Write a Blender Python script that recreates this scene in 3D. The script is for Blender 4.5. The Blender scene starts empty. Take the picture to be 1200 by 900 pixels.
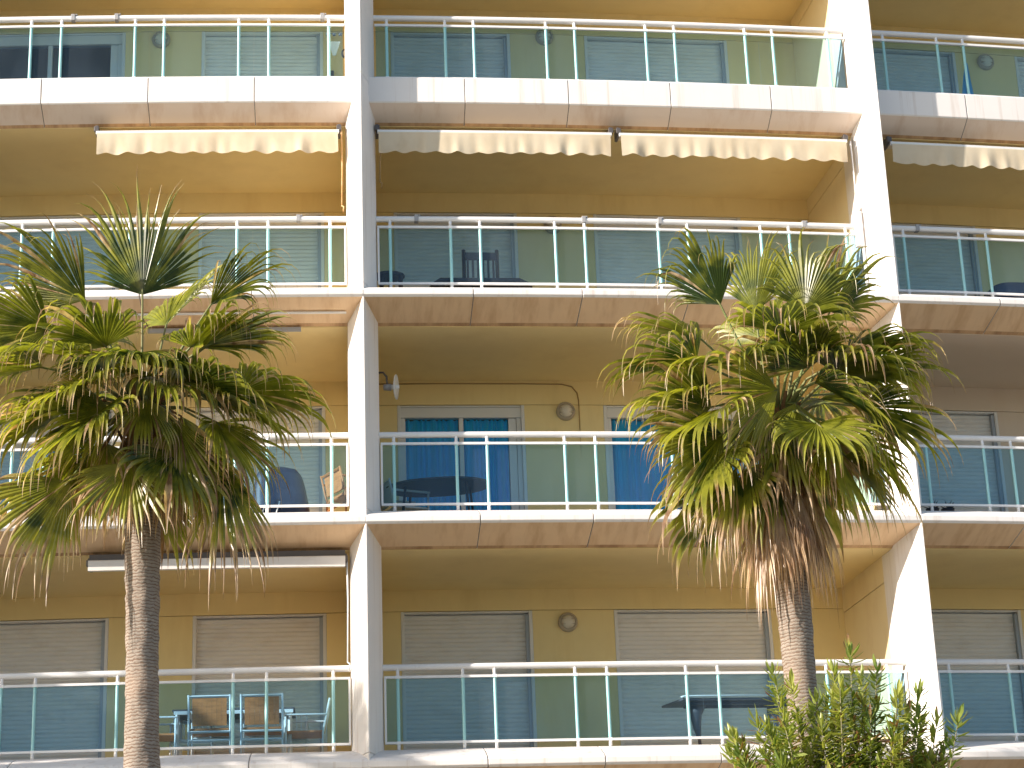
import bpy, math, random
from mathutils import Vector, Matrix, Quaternion, noise
R_ = math.radians
sc = bpy.context.scene
COL = sc.collection
EYE = 1.6
K = 0.0123            # curvature of the facade (1/m)

# ------------------------------------------------------------------ camera
F_PX, CX, CZ, PITCH, YAW, ROLL = 2434.9, -0.3867, 23.0477, 0.3345, 0.0919, 0.0373
r = Vector((math.cos(YAW), -math.sin(YAW), 0)); fw = Vector((math.sin(YAW), math.cos(YAW), 0)); up = Vector((0, 0, 1))
Fv = fw * math.cos(PITCH) + up * math.sin(PITCH); Uv = up * math.cos(PITCH) - fw * math.sin(PITCH)
rr = r * math.cos(ROLL) - Uv * math.sin(ROLL); uu = r * math.sin(ROLL) + Uv * math.cos(ROLL)
cd = bpy.data.cameras.new("camera"); cam = bpy.data.objects.new("camera", cd); COL.objects.link(cam)
m = Matrix((rr, uu, -Fv)).transposed().to_4x4(); m.translation = Vector((CX, -CZ, EYE)); cam.matrix_world = m
cd.sensor_width = 36; cd.lens = F_PX / 1200 * 36; cd.clip_end = 3000; cd.clip_start = .2
sc.camera = cam
sc.render.resolution_x, sc.render.resolution_y = 1024, 768

# ------------------------------------------------------------------ light
SUN_AZ = R_(67)       # from the facade normal (-y) towards -x
SUN_EL = R_(21)
w = bpy.data.worlds.new("World"); sc.world = w; w.use_nodes = True
nt = w.node_tree; bg = nt.nodes['Background']
sky = nt.nodes.new('ShaderNodeTexSky'); sky.sky_type = 'NISHITA'; sky.sun_disc = False
sky.sun_elevation = SUN_EL; sky.sun_rotation = math.atan2(-math.sin(SUN_AZ), -math.cos(SUN_AZ)); sky.altitude = 0
nt.links.new(sky.outputs[0], bg.inputs[0]); bg.inputs[1].default_value = 0.12
sd = bpy.data.lights.new("sun", 'SUN'); sd.energy = 5.0; sd.angle = R_(.53); sd.color = (1.0, .89, .77)
sun = bpy.data.objects.new("sun", sd); COL.objects.link(sun)
to_sun = Vector((-math.sin(SUN_AZ) * math.cos(SUN_EL), -math.cos(SUN_AZ) * math.cos(SUN_EL), math.sin(SUN_EL)))
sun.rotation_euler = to_sun.to_track_quat('Z', 'Y').to_euler(); sun.location = to_sun * 60
sc.view_settings.view_transform = 'Standard'; sc.view_settings.look = 'None'; sc.view_settings.gamma = 1
sc.view_settings.exposure = 0.76
sc.render.engine = 'CYCLES'; sc.cycles.max_bounces = 10; sc.cycles.diffuse_bounces = 5
sc.cycles.transparent_max_bounces = 24; sc.cycles.caustics_reflective = False; sc.cycles.caustics_refractive = False

# ------------------------------------------------------------------ helpers
def W(s, d, z):
    "s along the curved facade, d inwards from the pillar ridges, z up"
    th = s * K; Rd = 1 / K
    return Vector(((Rd - d) * math.sin(th), Rd - (Rd - d) * math.cos(th), z))
Z4 = EYE + 4.8328
def ZR(k): return Z4 + 2.8 * (4 - k)          # top-rail height of storey k (1 = top one in view)
S2 = 6.583; DW = 2.6; P = .534; HW = .184

class MB:
    def __init__(s): s.v = []; s.f = []; s.m = []; s.sm = []
    def add(s, vs, fs, mi=0, smooth=False):
        o = len(s.v); s.v += [tuple(v) for v in vs]
        for f in fs: s.f.append(tuple(i + o for i in f)); s.m.append(mi); s.sm.append(smooth)
    def box(s, a, b, mi=0, fn=None):
        fn = fn or (lambda x, y, z: (x, y, z))
        vs = [fn(x, y, z) for x in (a[0], b[0]) for y in (a[1], b[1]) for z in (a[2], b[2])]
        s.add(vs, [(0, 1, 3, 2), (4, 6, 7, 5), (0, 4, 5, 1), (2, 3, 7, 6), (0, 2, 6, 4), (1, 5, 7, 3)], mi)
    def prism(s, prof, s0, s1, mi=0, mats=None, step=.7, z0=0, jit=None):
        "closed profile of (d,z) swept along s from s0 to s1 on the curve"
        n = max(1, int(math.ceil((s1 - s0) / step))); k = len(prof); o = len(s.v)
        for i in range(n + 1):
            q = s0 + (s1 - s0) * i / n
            for d, z in prof: s.v.append(tuple(W(q, d, z0 + z)))
        for i in range(n):
            for j in range(k):
                a = o + i * k + j; b = o + i * k + (j + 1) % k
                s.f.append((a, b, b + k, a + k)); s.m.append(mats[j] if mats else mi); s.sm.append(False)
        s.f.append(tuple(o + j for j in range(k))[::-1]); s.m.append(mi); s.sm.append(False)
        s.f.append(tuple(o + n * k + j for j in range(k))); s.m.append(mi); s.sm.append(False)
    def cbox(s, s0, s1, d0, d1, z0, z1, mi=0, step=.7):
        s.prism([(d0, z0), (d1, z0), (d1, z1), (d0, z1)], s0, s1, mi, step=step)
    def tube(s, pts, rad, n=8, mi=0, cap=True, smooth=True):
        pts = [Vector(p) for p in pts]; rad = rad if isinstance(rad, (list, tuple)) else [rad] * len(pts)
        o = len(s.v); ref = None
        for i, p in enumerate(pts):
            t = (pts[min(i + 1, len(pts) - 1)] - pts[max(i - 1, 0)]).normalized()
            if ref is None: ref = Vector((0, 0, 1)) if abs(t.z) < .9 else Vector((1, 0, 0))
            a = t.cross(ref).normalized(); b = t.cross(a).normalized(); ref = -b if False else ref
            for j in range(n):
                an = 2 * math.pi * j / n
                s.v.append(tuple(p + (a * math.cos(an) + b * math.sin(an)) * rad[i]))
        for i in range(len(pts) - 1):
            for j in range(n):
                a = o + i * n + j; b = o + i * n + (j + 1) % n
                s.f.append((a, b, b + n, a + n)); s.m.append(mi); s.sm.append(smooth)
        if cap:
            s.f.append(tuple(o + j for j in range(n))[::-1]); s.m.append(mi); s.sm.append(False)
            s.f.append(tuple(o + (len(pts) - 1) * n + j for j in range(n))); s.m.append(mi); s.sm.append(False)
    def bar(s, a, b, wx, wz=None, mi=0):
        s.tube([a, b], wx * .7071, n=4, mi=mi, smooth=False)
    def lathe(s, prof, c, axis, n=24, mi=0):
        axis = Vector(axis).normalized(); c = Vector(c)
        a = axis.orthogonal().normalized(); b = axis.cross(a); o = len(s.v); k = len(prof)
        for h, rd in prof:
            for j in range(n):
                an = 2 * math.pi * j / n; s.v.append(tuple(c + axis * h + (a * math.cos(an) + b * math.sin(an)) * rd))
        for i in range(k - 1):
            for j in range(n):
                p = o + i * n + j; q = o + i * n + (j + 1) % n
                s.f.append((p, q, q + n, p + n)); s.m.append(mi); s.sm.append(True)
    def build(s, name, mats, parent=None, bevel=0, label=None, kind=None, loc=None):
        me = bpy.data.meshes.new(name); vs = s.v
        if loc is not None: vs = [(x - loc[0], y - loc[1], z - loc[2]) for x, y, z in s.v]
        me.from_pydata(vs, [], s.f)
        for mt in (mats if isinstance(mats, (list, tuple)) else [mats]): me.materials.append(mt)
        me.polygons.foreach_set('material_index', s.m); me.polygons.foreach_set('use_smooth', s.sm); me.update()
        o = bpy.data.objects.new(name, me); COL.objects.link(o)
        if parent: o.parent = parent
        if loc is not None and not parent: o.location = loc
        if bevel:
            b = o.modifiers.new('bevel', 'BEVEL'); b.width = bevel; b.segments = 2; b.limit_method = 'ANGLE'; b.angle_limit = R_(35)
        if label: o['label'] = label
        if kind: o['kind'] = kind
        return o
def thing(name, label, cat, loc=(0, 0, 0), rz=0, group=None):
    o = bpy.data.objects.new(name, None); COL.objects.link(o); o.empty_display_size = .2
    o.location = loc; o.rotation_euler = (0, 0, rz); tagit(o, label, cat, group); return o
def tagit(o, label, cat, group=None):
    o['label'] = label; o['category'] = cat
    if group: o['group'] = group
    return o
def dup(root, loc, rz, label, group=None):
    rt = root.copy(); COL.objects.link(rt); rt.location = loc; rt.rotation_euler = (0, 0, rz); rt['label'] = label
    if group: rt['group'] = group
    for ch in list(root.children):
        c = ch.copy(); COL.objects.link(c); c.parent = rt
        for g in list(ch.children):
            q = g.copy(); COL.objects.link(q); q.parent = c
    return rt
def at(s, d, z): 
    return W(s, d, z)
def rot_at(s): return -s * K * -1            # heading of the facade tangent at s

# ------------------------------------------------------------------ materials
class N:
    def __init__(s, name):
        s.m = bpy.data.materials.new(name); s.m.use_nodes = True; s.t = s.m.node_tree; s.b = s.t.nodes['Principled BSDF']
    def n(s, ty, **kw):
        x = s.t.nodes.new(ty)
        for k, v in kw.items(): setattr(x, k, v)
        return x
    def l(s, a, b): s.t.links.new(a, b)
    def coord(s, scale=(1, 1, 1)):
        tc = s.n('ShaderNodeTexCoord'); mp = s.n('ShaderNodeMapping'); mp.inputs['Scale'].default_value = scale
        s.l(tc.outputs['Object'], mp.inputs[0]); return mp.outputs[0]
    def noise(s, scale, detail=4, co=None, rough=.55):
        x = s.n('ShaderNodeTexNoise'); x.inputs['Scale'].default_value = scale; x.inputs['Detail'].default_value = detail; x.inputs['Roughness'].default_value = rough
        s.l(co if co else s.coord(), x.inputs['Vector']); return x.outputs['Fac']
    def ramp(s, fac, stops):
        x = s.n('ShaderNodeValToRGB'); e = x.color_ramp.elements
        while len(e) < len(stops): e.new(.5)
        for i, (p, c) in enumerate(stops): e[i].position = p; e[i].color = (*c, 1) if len(c) == 3 else c
        s.l(fac, x.inputs[0]); return x.outputs[0]
    def mix(s, fac, a, b, blend='MIX'):
        x = s.n('ShaderNodeMix', data_type='RGBA', blend_type=blend)
        if isinstance(fac, (int, float)): x.inputs[0].default_value = fac
        else: s.l(fac, x.inputs[0])
        for i, c in ((6, a), (7, b)):
            if isinstance(c, tuple): x.inputs[i].default_value = (*c, 1)
            else: s.l(c, x.inputs[i])
        return x.outputs[2]
    def bump(s, fac, strength, dist=.01):
        x = s.n('ShaderNodeBump'); x.inputs['Strength'].default_value = strength; x.inputs['Distance'].default_value = dist
        s.l(fac, x.inputs['Height']); s.l(x.outputs[0], s.b.inputs['Normal'])
    def color(s, c):
        if isinstance(c, tuple): s.b.inputs['Base Color'].default_value = (*c, 1)
        else: s.l(c, s.b.inputs['Base Color'])
    def rough(s, v): s.b.inputs['Roughness'].default_value = v; return s

def painted(name, col, var=.06, stain=None, stain_amt=0, rough=.6, streak=(2.2, 2.2, .35), bump=.15, lo=.52):
    q = N(name); f = q.noise(3.0, 5)
    c = q.mix(f, tuple(x * (1 - var) for x in col), tuple(min(1, x * (1 + var)) for x in col))
    if stain:
        f2 = q.noise(2.0, 6, q.coord(streak), .62)
        msk = q.ramp(f2, [(lo, (0, 0, 0)), (lo + .22, (stain_amt,) * 3)])
        c = q.mix(msk, c, stain)
    q.color(c); q.rough(rough); q.bump(q.noise(60, 4), bump, .004); return q.m
M = {}
M['white'] = painted('white_painted_concrete', (.82, .79, .77), .04, (.47, .36, .28), .55, streak=(5, 5, .2), lo=.55, bump=.3)
M['stain_shade'] = painted('stained_warm_shade_underside', (.80, .585, .37), .07, (.54, .32, .15), .55, streak=(3.2, .5, .5), lo=.46, bump=.3)  # white concrete: warm bounce and shade painted into the tan base, stains on top
M['rust'] = painted('rust_stained_drip_edge', (.62, .40, .22), .15, (.34, .19, .09), .8, streak=(3, .6, .6), lo=.42)
M['stain_shade_pale'] = painted('lightly_stained_warm_shade', (.76, .65, .56), .05, (.52, .33, .20), .45, streak=(2.2, .7, .7), lo=.50, bump=.2)  # same white concrete, paler warm shade painted into the base, plus stains
M['wall'] = painted('yellow_wall_paint', (.82, .655, .32), .06, (.68, .50, .21), .40, streak=(1.8, 1.8, .35), lo=.52)
M['wall_side'] = painted('cream_side_wall_paint', (.84, .71, .44), .03, (.62, .44, .22), .3, streak=(1.2, 1.2, .5), lo=.52)
M['wall_pale'] = painted('pale_wall_paint', (.66, .55, .44), .03, (.58, .45, .33), .3, streak=(1.2, 1.2, .5), lo=.55)
M['ceiling'] = painted('yellow_ceiling_paint', (.82, .66, .33), .05, (.66, .49, .21), .35, streak=(.8, .8, .8), lo=.5)
M['floor'] = painted('terrace_tiles', (.76, .64, .46), .08)
M['rail'] = painted('white_rail_paint', (.82, .82, .82), .03, (.55, .48, .42), .35, streak=(6, 6, 3), lo=.58, rough=.35, bump=.05)
M['glass_tint'] = painted('post_painted_glass_tint', (.36, .70, .72), .03, rough=.3, bump=.0)  # white post; its look through lit tinted glass is painted on as mint
M['post'] = painted('bright_white_post', (.90, .90, .90), .01, rough=.35, bump=.0)
M['shutter'] = painted('pale_grey_shutter', (.74, .72, .70), .05, (.56, .51, .46), .4, streak=(1.5, 1.5, 3), lo=.5, rough=.5, bump=.05)
M['frame'] = painted('white_window_frame', (.72, .71, .70), .02, rough=.4, bump=.02)
M['greyframe'] = painted('blue_grey_guide_rail', (.34, .38, .44), .02, rough=.4, bump=.02)
M['bracket'] = painted('dark_bracket_metal', (.10, .09, .09), .1, rough=.45, bump=.05)
M['clip'] = painted('grey_clip_metal', (.35, .35, .36), .1, rough=.4, bump=.05)
M['darkwood'] = painted('dark_brown_wood', (.05, .026, .022), .2, rough=.5)
M['wood'] = painted('teak_slats', (.62, .24, .08), .25, (.32, .12, .04), .6, streak=(3, 3, 20), lo=.45)
M['whitemetal'] = painted('white_furniture_metal', (.70, .76, .80), .03, rough=.4, bump=.02)
M['navy'] = painted('navy_cover_cloth', (.010, .018, .05), .2, (.035, .05, .09), .5, streak=(3, 3, 6), lo=.5, rough=.5, bump=.4)
M['teal'] = painted('dark_teal_table', (.006, .045, .07), .1, rough=.4, bump=.05)
M['darktop'] = painted('dark_grey_table', (.09, .085, .10), .1, rough=.45, bump=.05)
M['pot'] = painted('dark_pot', (.05, .045, .05), .1)
M['towel'] = painted('pale_blue_cloth', (.30, .62, .80), .05, rough=.8)
M['joint'] = painted('dark_joint_filler', (.22, .17, .14), .2)
M['cable'] = painted('ochre_cable', (.38, .25, .11), .05)

q = N('awning_cloth'); f = q.noise(4, 5, q.coord((1, 1, .6)))
q.color(q.mix(q.ramp(f, [(.45, (0, 0, 0)), (.7, (.5, .5, .5))]), (.86, .76, .58), (.62, .50, .33))); q.rough(.8)
tr = q.n('ShaderNodeBsdfTranslucent'); tr.inputs[0].default_value = (.85, .68, .42, 1); mx = q.n('ShaderNodeMixShader'); mx.inputs[0].default_value = .3
q.l(q.b.outputs[0], mx.inputs[1]); q.l(tr.outputs[0], mx.inputs[2]); q.l(mx.outputs[0], q.t.nodes['Material Output'].inputs[0]); M['cloth'] = q.m

q = N('tinted_balcony_glass')      # used on both faces of a thin sheet
tp = q.n('ShaderNodeBsdfTransparent'); tp.inputs[0].default_value = (.66, .86, .98, 1)
df = q.n('ShaderNodeBsdfDiffuse'); f = q.noise(2.5, 5, q.coord((1, 1, .5)))
df.inputs[0].default_value = (.62, .78, .95, 1)
m1 = q.n('ShaderNodeMixShader'); q.l(q.ramp(f, [(.3, (.018,) * 3), (.75, (.042,) * 3)]), m1.inputs[0]); q.l(tp.outputs[0], m1.inputs[1]); q.l(df.outputs[0], m1.inputs[2])
gl = q.n('ShaderNodeBsdfGlossy'); gl.inputs['Roughness'].default_value = .02; gl.inputs[0].default_value = (.9, .95, 1, 1)
fr = q.n('ShaderNodeFresnel'); fr.inputs[0].default_value = 1.23
m2 = q.n('ShaderNodeMixShader'); q.l(fr.outputs[0], m2.inputs[0]); q.l(m1.outputs[0], m2.inputs[1]); q.l(gl.outputs[0], m2.inputs[2])
q.l(m2.outputs[0], q.t.nodes['Material Output'].inputs[0]); M['glass'] = q.m

q = N('window_glass'); tp = q.n('ShaderNodeBsdfTransparent'); tp.inputs[0].default_value = (.85, .95, .98, 1)
gl = q.n('ShaderNodeBsdfGlossy'); gl.inputs['Roughness'].default_value = .02
fr = q.n('ShaderNodeFresnel'); fr.inputs[0].default_value = 1.35; m2 = q.n('ShaderNodeMixShader')
q.l(fr.outputs[0], m2.inputs[0]); q.l(tp.outputs[0], m2.inputs[1]); q.l(gl.outputs[0], m2.inputs[2]); q.l(m2.outputs[0], q.t.nodes['Material Output'].inputs[0]); M['pane'] = q.m
q = N('blue_curtain'); q.color((.02, .62, .97)); q.rough(.9); M['curtain'] = q.m
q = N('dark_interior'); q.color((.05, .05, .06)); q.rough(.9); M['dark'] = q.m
q = N('lamp_glass'); q.color((.66, .60, .50)); q.rough(.35); M['lampglass'] = q.m
q = N('lamp_ring'); q.color((.42, .35, .26)); q.rough(.5); M['lampring'] = q.m

def leafmat(name, base, young, dry, trans=.4):
    q = N(name)
    at_ = q.n('ShaderNodeAttribute', attribute_name='along'); ag = q.n('ShaderNodeAttribute', attribute_name='age')
    f = q.noise(5, 3)
    oi = q.n('ShaderNodeObjectInfo'); fr_ = q.n('ShaderNodeMath', operation='MULTIPLY_ADD'); q.l(oi.outputs['Random'], fr_.inputs[0]); fr_.inputs[1].default_value = .34; q.l(f, fr_.inputs[2])
    g = q.mix(q.ramp(fr_.outputs[0], [(.46, (0, 0, 0)), (.92, (1, 1, 1))]), base, young)
    md = q.n('ShaderNodeMath', operation='ADD'); q.l(at_.outputs['Fac'], md.inputs[0])
    mm = q.n('ShaderNodeMath', operation='MULTIPLY_ADD'); q.l(f, mm.inputs[0]); mm.inputs[1].default_value = .5; mm.inputs[2].default_value = -.22
    q.l(mm.outputs[0], md.inputs[1])
    ma = q.n('ShaderNodeMath', operation='ADD'); q.l(md.outputs[0], ma.inputs[0]); q.l(ag.outputs['Fac'], ma.inputs[1])
    yel = tuple(b * .5 + y * .5 for b, y in zip((.26, .25, .04), young))
    g2 = q.mix(q.ramp(ma.outputs[0], [(.55, (0, 0, 0)), (.85, (1, 1, 1))]), g, yel)
    dry = q.mix(q.ramp(q.noise(9, 4, q.coord((1, 1, .25))), [(.38, (0, 0, 0)), (.62, (1, 1, 1))]), (.22, .125, .07), dry)
    c = q.mix(q.ramp(ma.outputs[0], [(.82, (0, 0, 0)), (1.0, (1, 1, 1))]), g2, dry)
    q.color(c); q.rough(.33); q.b.inputs['Specular IOR Level'].default_value = .6
    tr = q.n('ShaderNodeBsdfTranslucent'); mx = q.n('ShaderNodeMixShader'); mx.inputs[0].default_value = trans
    tc = q.mix(1.0, c, (1.0, 1.0, .45), 'MULTIPLY'); sc_ = q.mix(1.0, tc, tc, 'ADD'); q.l(sc_, tr.inputs[0])
    q.l(q.b.outputs[0], mx.inputs[1]); q.l(tr.outputs[0], mx.inputs[2]); q.l(mx.outputs[0], q.t.nodes['Material Output'].inputs[0]); return q.m
M['frond'] = leafmat('palm_frond_green', (.028, .054, .010), (.30, .31, .035), (.56, .42, .29), .36)
M['oleander'] = leafmat('oleander_leaf_green', (.13, .20, .045), (.40, .42, .11), (.20, .09, .05), .35)
M['petiole'] = painted('green_leaf_stalk', (.16, .20, .06), .2, (.20, .12, .05), .6, lo=.45)
M['twig'] = painted('grey_green_twig', (.22, .20, .11), .2)
q = N('palm_bark'); cc = q.coord((1, 1, 1))
wv = q.n('ShaderNodeTexWave', wave_type='BANDS', bands_direction='Z'); wv.inputs['Scale'].default_value = 10; wv.inputs['Distortion'].default_value = 5; wv.inputs['Detail'].default_value = 4; wv.inputs['Detail Scale'].default_value = 2.2; q.l(cc, wv.inputs[0])
f = q.noise(14, 6, q.coord((1, 1, .5)), .7); f3 = q.noise(3, 4)
c = q.mix(f, (.13, .105, .085), (.42, .365, .31)); c = q.mix(q.ramp(wv.outputs['Fac'], [(.0, (1, 1, 1)), (.35, (0, 0, 0))]), c, (.14, .085, .055)); c = q.mix(q.ramp(f3, [(.5, (0, 0, 0)), (.75, (.3, .3, .3))]), c, (.36, .25, .18))
q.color(c); q.rough(.9)
ad = q.n('ShaderNodeMath', operation='ADD'); q.l(wv.outputs['Fac'], ad.inputs[0]); q.l(f, ad.inputs[1]); q.bump(ad.outputs[0], .42, .009); M['bark'] = q.m
q = N('palm_fibre'); f = q.noise(10, 5, q.coord((6, 6, .7)), .7); q.color(q.mix(f, (.10, .05, .025), (.40, .23, .11))); q.rough(.95); q.bump(f, .8, .02); M['fibre'] = q.m
q = N('sandy_ground'); f = q.noise(.6, 6); q.color(q.mix(f, (.20, .18, .15), (.30, .265, .22))); q.rough(.95); q.bump(q.noise(20, 5), .4, .02); M['ground'] = q.m

# ------------------------------------------------------------------ ground
g = MB(); n = 24
for i in range(n + 1):
    for j in range(n + 1):
        f1 = ((i / n) * 2 - 1); f2 = ((j / n) * 2 - 1)
        g.v.append((math.copysign(abs(f1) ** 3, f1) * 1500, math.copysign(abs(f2) ** 3, f2) * 1500, 0))
for i in range(n):
    for j in range(n):
        a = i * (n + 1) + j; g.f.append((a, a + n + 1, a + n + 2, a + 1)); g.m.append(0); g.sm.append(False)
g.build('ground', M['ground'], kind='structure')

# ------------------------------------------------------------------ building
B = thing('apartment_building', 'curved white and yellow apartment block with glass fronted balconies behind the palms', 'building', W(0, 0, 0))
BAYS = [(-S2, 0), (0, S2), (S2, 2 * S2)]
TOPROW, LOWROW = 0, 5
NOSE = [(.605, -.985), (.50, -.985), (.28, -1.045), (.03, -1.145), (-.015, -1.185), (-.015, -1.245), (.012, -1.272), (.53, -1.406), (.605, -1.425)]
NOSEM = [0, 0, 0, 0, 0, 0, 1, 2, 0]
FASC = [(.605, -.985), (.32, -.985), (.30, -1.005), (.30, -1.335), (.315, -1.35), (.56, -1.502), (.605, -1.53)]
FASCM = [0, 0, 0, 0, 1, 2, 0]
for k in range(TOPROW, LOWROW + 2):
    for b, (a0, a1) in enumerate(BAYS):
        top = k <= 1
        zc = -1.535 if top else -1.432
        mb = MB(); z = ZR(k)
        mb.prism([(.606, -.988), (.606, zc), (DW + .25, zc), (DW + .25, -.988)], a0 + HW - .01, a1 - HW + .01, 1, mats=[1, 1, 1, 0], z0=z)
        slab = mb.build('balcony_slab', [M['floor'], M['ceiling'] if not (k == 2 and b == 2) else M['wall_pale']], B)
        pw = (a1 - a0) / 5
        for i in range(5):
            e0 = a0 + pw * i + (.005 if i else 0); e1 = a0 + pw * (i + 1) - (.005 if i < 4 else 0)
            p = MB(); rnd = random.Random(k * 31 + b * 7 + i); dj = rnd.uniform(-.003, .003)
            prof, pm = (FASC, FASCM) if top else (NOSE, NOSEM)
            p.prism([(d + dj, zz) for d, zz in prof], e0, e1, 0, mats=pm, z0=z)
            p.build('fascia_panel', [M['white'], M['stain_shade_pale'] if top else M['stain_shade'], M['rust']], slab, bevel=.006)
        # joint filler seen in the gaps
        for i in range(1, 5):
            e = a0 + pw * i; jf = MB()
            if top: pr = [(.60, -.99), (.33, -.99), (.308, -1.01), (.308, -1.335), (.32, -1.34), (.60, -1.52)]
            else: pr = [(.60, -.99), (.5, -.99), (.28, -1.052), (.035, -1.152), (-.007, -1.19), (-.007, -1.243), (.015, -1.264), (.60, -1.415)]
            jf.prism(pr, e - .0049, e + .0049, 0, z0=z)
            jf.build('joint_filler', M['joint'], slab)

# pillars and side walls
ztop, zbot = ZR(-1) + .4, 0.0
for i, sp in enumerate([-S2, 0, S2, 2 * S2]):
    plan = [(-.012, .02), (0, 0), (.012, .02)]
    pl = [(sp - HW, .98), (sp - HW, P), (sp - .014, .022), (sp - .005, .004), (sp + .005, .004), (sp + .014, .022), (sp + HW, P), (sp + HW, .98)]
    zs = [zbot] + sorted([ZR(k) - 1.08 for k in range(0, 6)]) + [ztop]
    mb = MB(); o = 0
    for a, bb in zip(zs, zs[1:]):
        vs = [W(x, d, a + (.004 if a > zbot else 0)) for x, d in pl] + [W(x, d, bb - .004) for x, d in pl]; nn = len(pl)
        mb.add(vs, [(j, (j + 1) % nn, nn + (j + 1) % nn, nn + j) for j in range(nn)] + [tuple(range(nn))[::-1], tuple(range(nn, 2 * nn))])
    mb.build('pillar', M['white'], B)
    mb = MB()
    for k in range(-1, 7):
        zt = ZR(k) + 1.26 if k > 1 else ZR(k) + 1.27; zb = ZR(k) - .99
        if k == 6: zb = 0
        mb.prism([(.982, zb), (DW + .2, zb), (DW + .2, ZR(k) + 1.035), (.982, ZR(k) + 1.035)], sp - HW + .004, sp + HW - .004)
        mb.prism([(.982, ZR(k) + 1.045), (DW + .2, ZR(k) + 1.045), (DW + .2, ZR(k) + 1.82), (.982, ZR(k) + 1.82)], sp - HW + .001, sp + HW - .001)
    mb.build('side_wall', M['wall_side'], B)

# back walls with window openings
LINT = {0: .9, 1: .905, 2: .975, 3: 1.035, 4: 1.09, 5: 1.06, 6: 1.06}
def win_spans(b):
    a0 = BAYS[b][0]
    if b == 0: return [(-5.4, -3.27), (-2.2, -.48)]
    if b == 1: return [(.48, 2.2), (3.28, 5.40)]
    return [(S2 + .48, S2 + 2.33), (S2 + 3.28, S2 + 5.4)]
def make_window(s0, s1, z0, z1, state, parent=B):
    fr = MB(); d0 = DW + .045; T = .045
    for u0, u1, v0, v1 in ((s0, s0 + T, z0, z1), (s1 - T, s1, z0, z1), (s0 + T, s1 - T, z1 - T * .5, z1)):
        fr.cbox(u0, u1, d0 - (.05 if u1 - u0 < .1 else .04), d0 + .10, v0, v1, 0, step=3)
    if state != 'shut':
        zt = z1 - .16; md = (s0 + s1) / 2
        fr.cbox(s0 + T, s1 - T, d0 - .02, d0 + .08, zt, z1 - T * .5 - .002, 0, step=3)
        for u in (s0 + T + .002, md - .03, s1 - T - .062): fr.cbox(u, u + .06, d0 + .0, d0 + .06, z0, zt - .002, 0, step=3)
        fr.cbox(s1 - T - .17, s1 - T - .066, d0 + .02, d0 + .06, z0, zt - .002, 0, step=3)
    o = fr.build('window', M['frame'], parent, bevel=.004)
    if state == 'shut':
        sl = MB(); z = z1 - .03; pit = .0575; d = d0 + .03; rnd = random.Random(int(s0 * 100))
        while z > z0 + .01:
            zb = max(z0, z - pit)
            a = d + rnd.uniform(-.0015, .0015)
            vs = []
            for u in (s0 + T, s1 - T):
                for dd, zz in ((.012, z), (0, z - .012), (-.003, (z + zb) / 2), (0, zb + .014), (.012, zb)): vs.append(W(u, a + dd, zz))
            sl.add(vs, [(j, j + 1, j + 6, j + 5) for j in range(4)], 0, True); z = zb
        sl.build('shutter_slats', M['shutter'], o, kind='stuff')
        gd = MB(); gd.cbox(s1 - T - .045, s1 - T - .001, d0 - .03, d0 + .028, z0, z1 - T, 0, step=3); gd.build('guide_rail', M['greyframe'], o)
    else:
        for u0, u1 in ((s0 + T + .06, md - .03), (md + .03, s1 - T - .17)):
            p = MB(); p.cbox(u0, u1, d0 + .025, d0 + .032, z0, zt - .002, 0, step=3); p.build('pane', M['pane'], o)
            if state == 'curtain':
                c = MB(); n = 60; vs = []
                for i in range(n + 1):
                    u = u0 + (u1 - u0) * i / n; dd = d0 + .10 + .03 * math.sin(i * .95 + math.sin(i * .31) * 1.5) + .012 * math.sin(i * 2.3)
                    vs += [W(u, dd, zt), W(u, dd + .015 * math.sin(i * .7), z0)]
                c.add(vs, [(2 * i, 2 * i + 1, 2 * i + 3, 2 * i + 2) for i in range(n)], 0, True); c.build('curtain', M['curtain'], o)
    return o
for k in range(0, 7):
    for b, (a0, a1) in enumerate(BAYS):
        z0 = ZR(k) - .988; zt = ZR(k) + (1.262 if k <= 2 else 1.366)
        if k == 6: z0 = 0
        zl = ZR(k) + LINT[k]; mb = MB(); spans = win_spans(b)
        mb.cbox(a0 + HW - .01, a1 - HW + .01, DW - .004, DW + .2, zl + .006, zt + .003)
        edges = [a0 + HW - .01] + [e for sp in spans for e in sp] + [a1 - HW + .01]
        for i in range(0, len(edges), 2): mb.cbox(edges[i], edges[i + 1], DW, DW + .2, z0, zl)
        mb.build('back_wall', M['wall_pale'] if (k == 3 and b == 2) else M['wall'], B)
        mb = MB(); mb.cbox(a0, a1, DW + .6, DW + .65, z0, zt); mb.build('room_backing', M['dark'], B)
        for i, (u0, u1) in enumerate(spans):
            st = 'shut'
            if k == 3 and b == 1: st = 'curtain'
            if k == 1 and b == 0 and i == 0: st = 'open'
            if k == 6: z0_ = z0
            make_window(u0 + .002, u1 - .002, z0 + .003, zl - .001, st)

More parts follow.
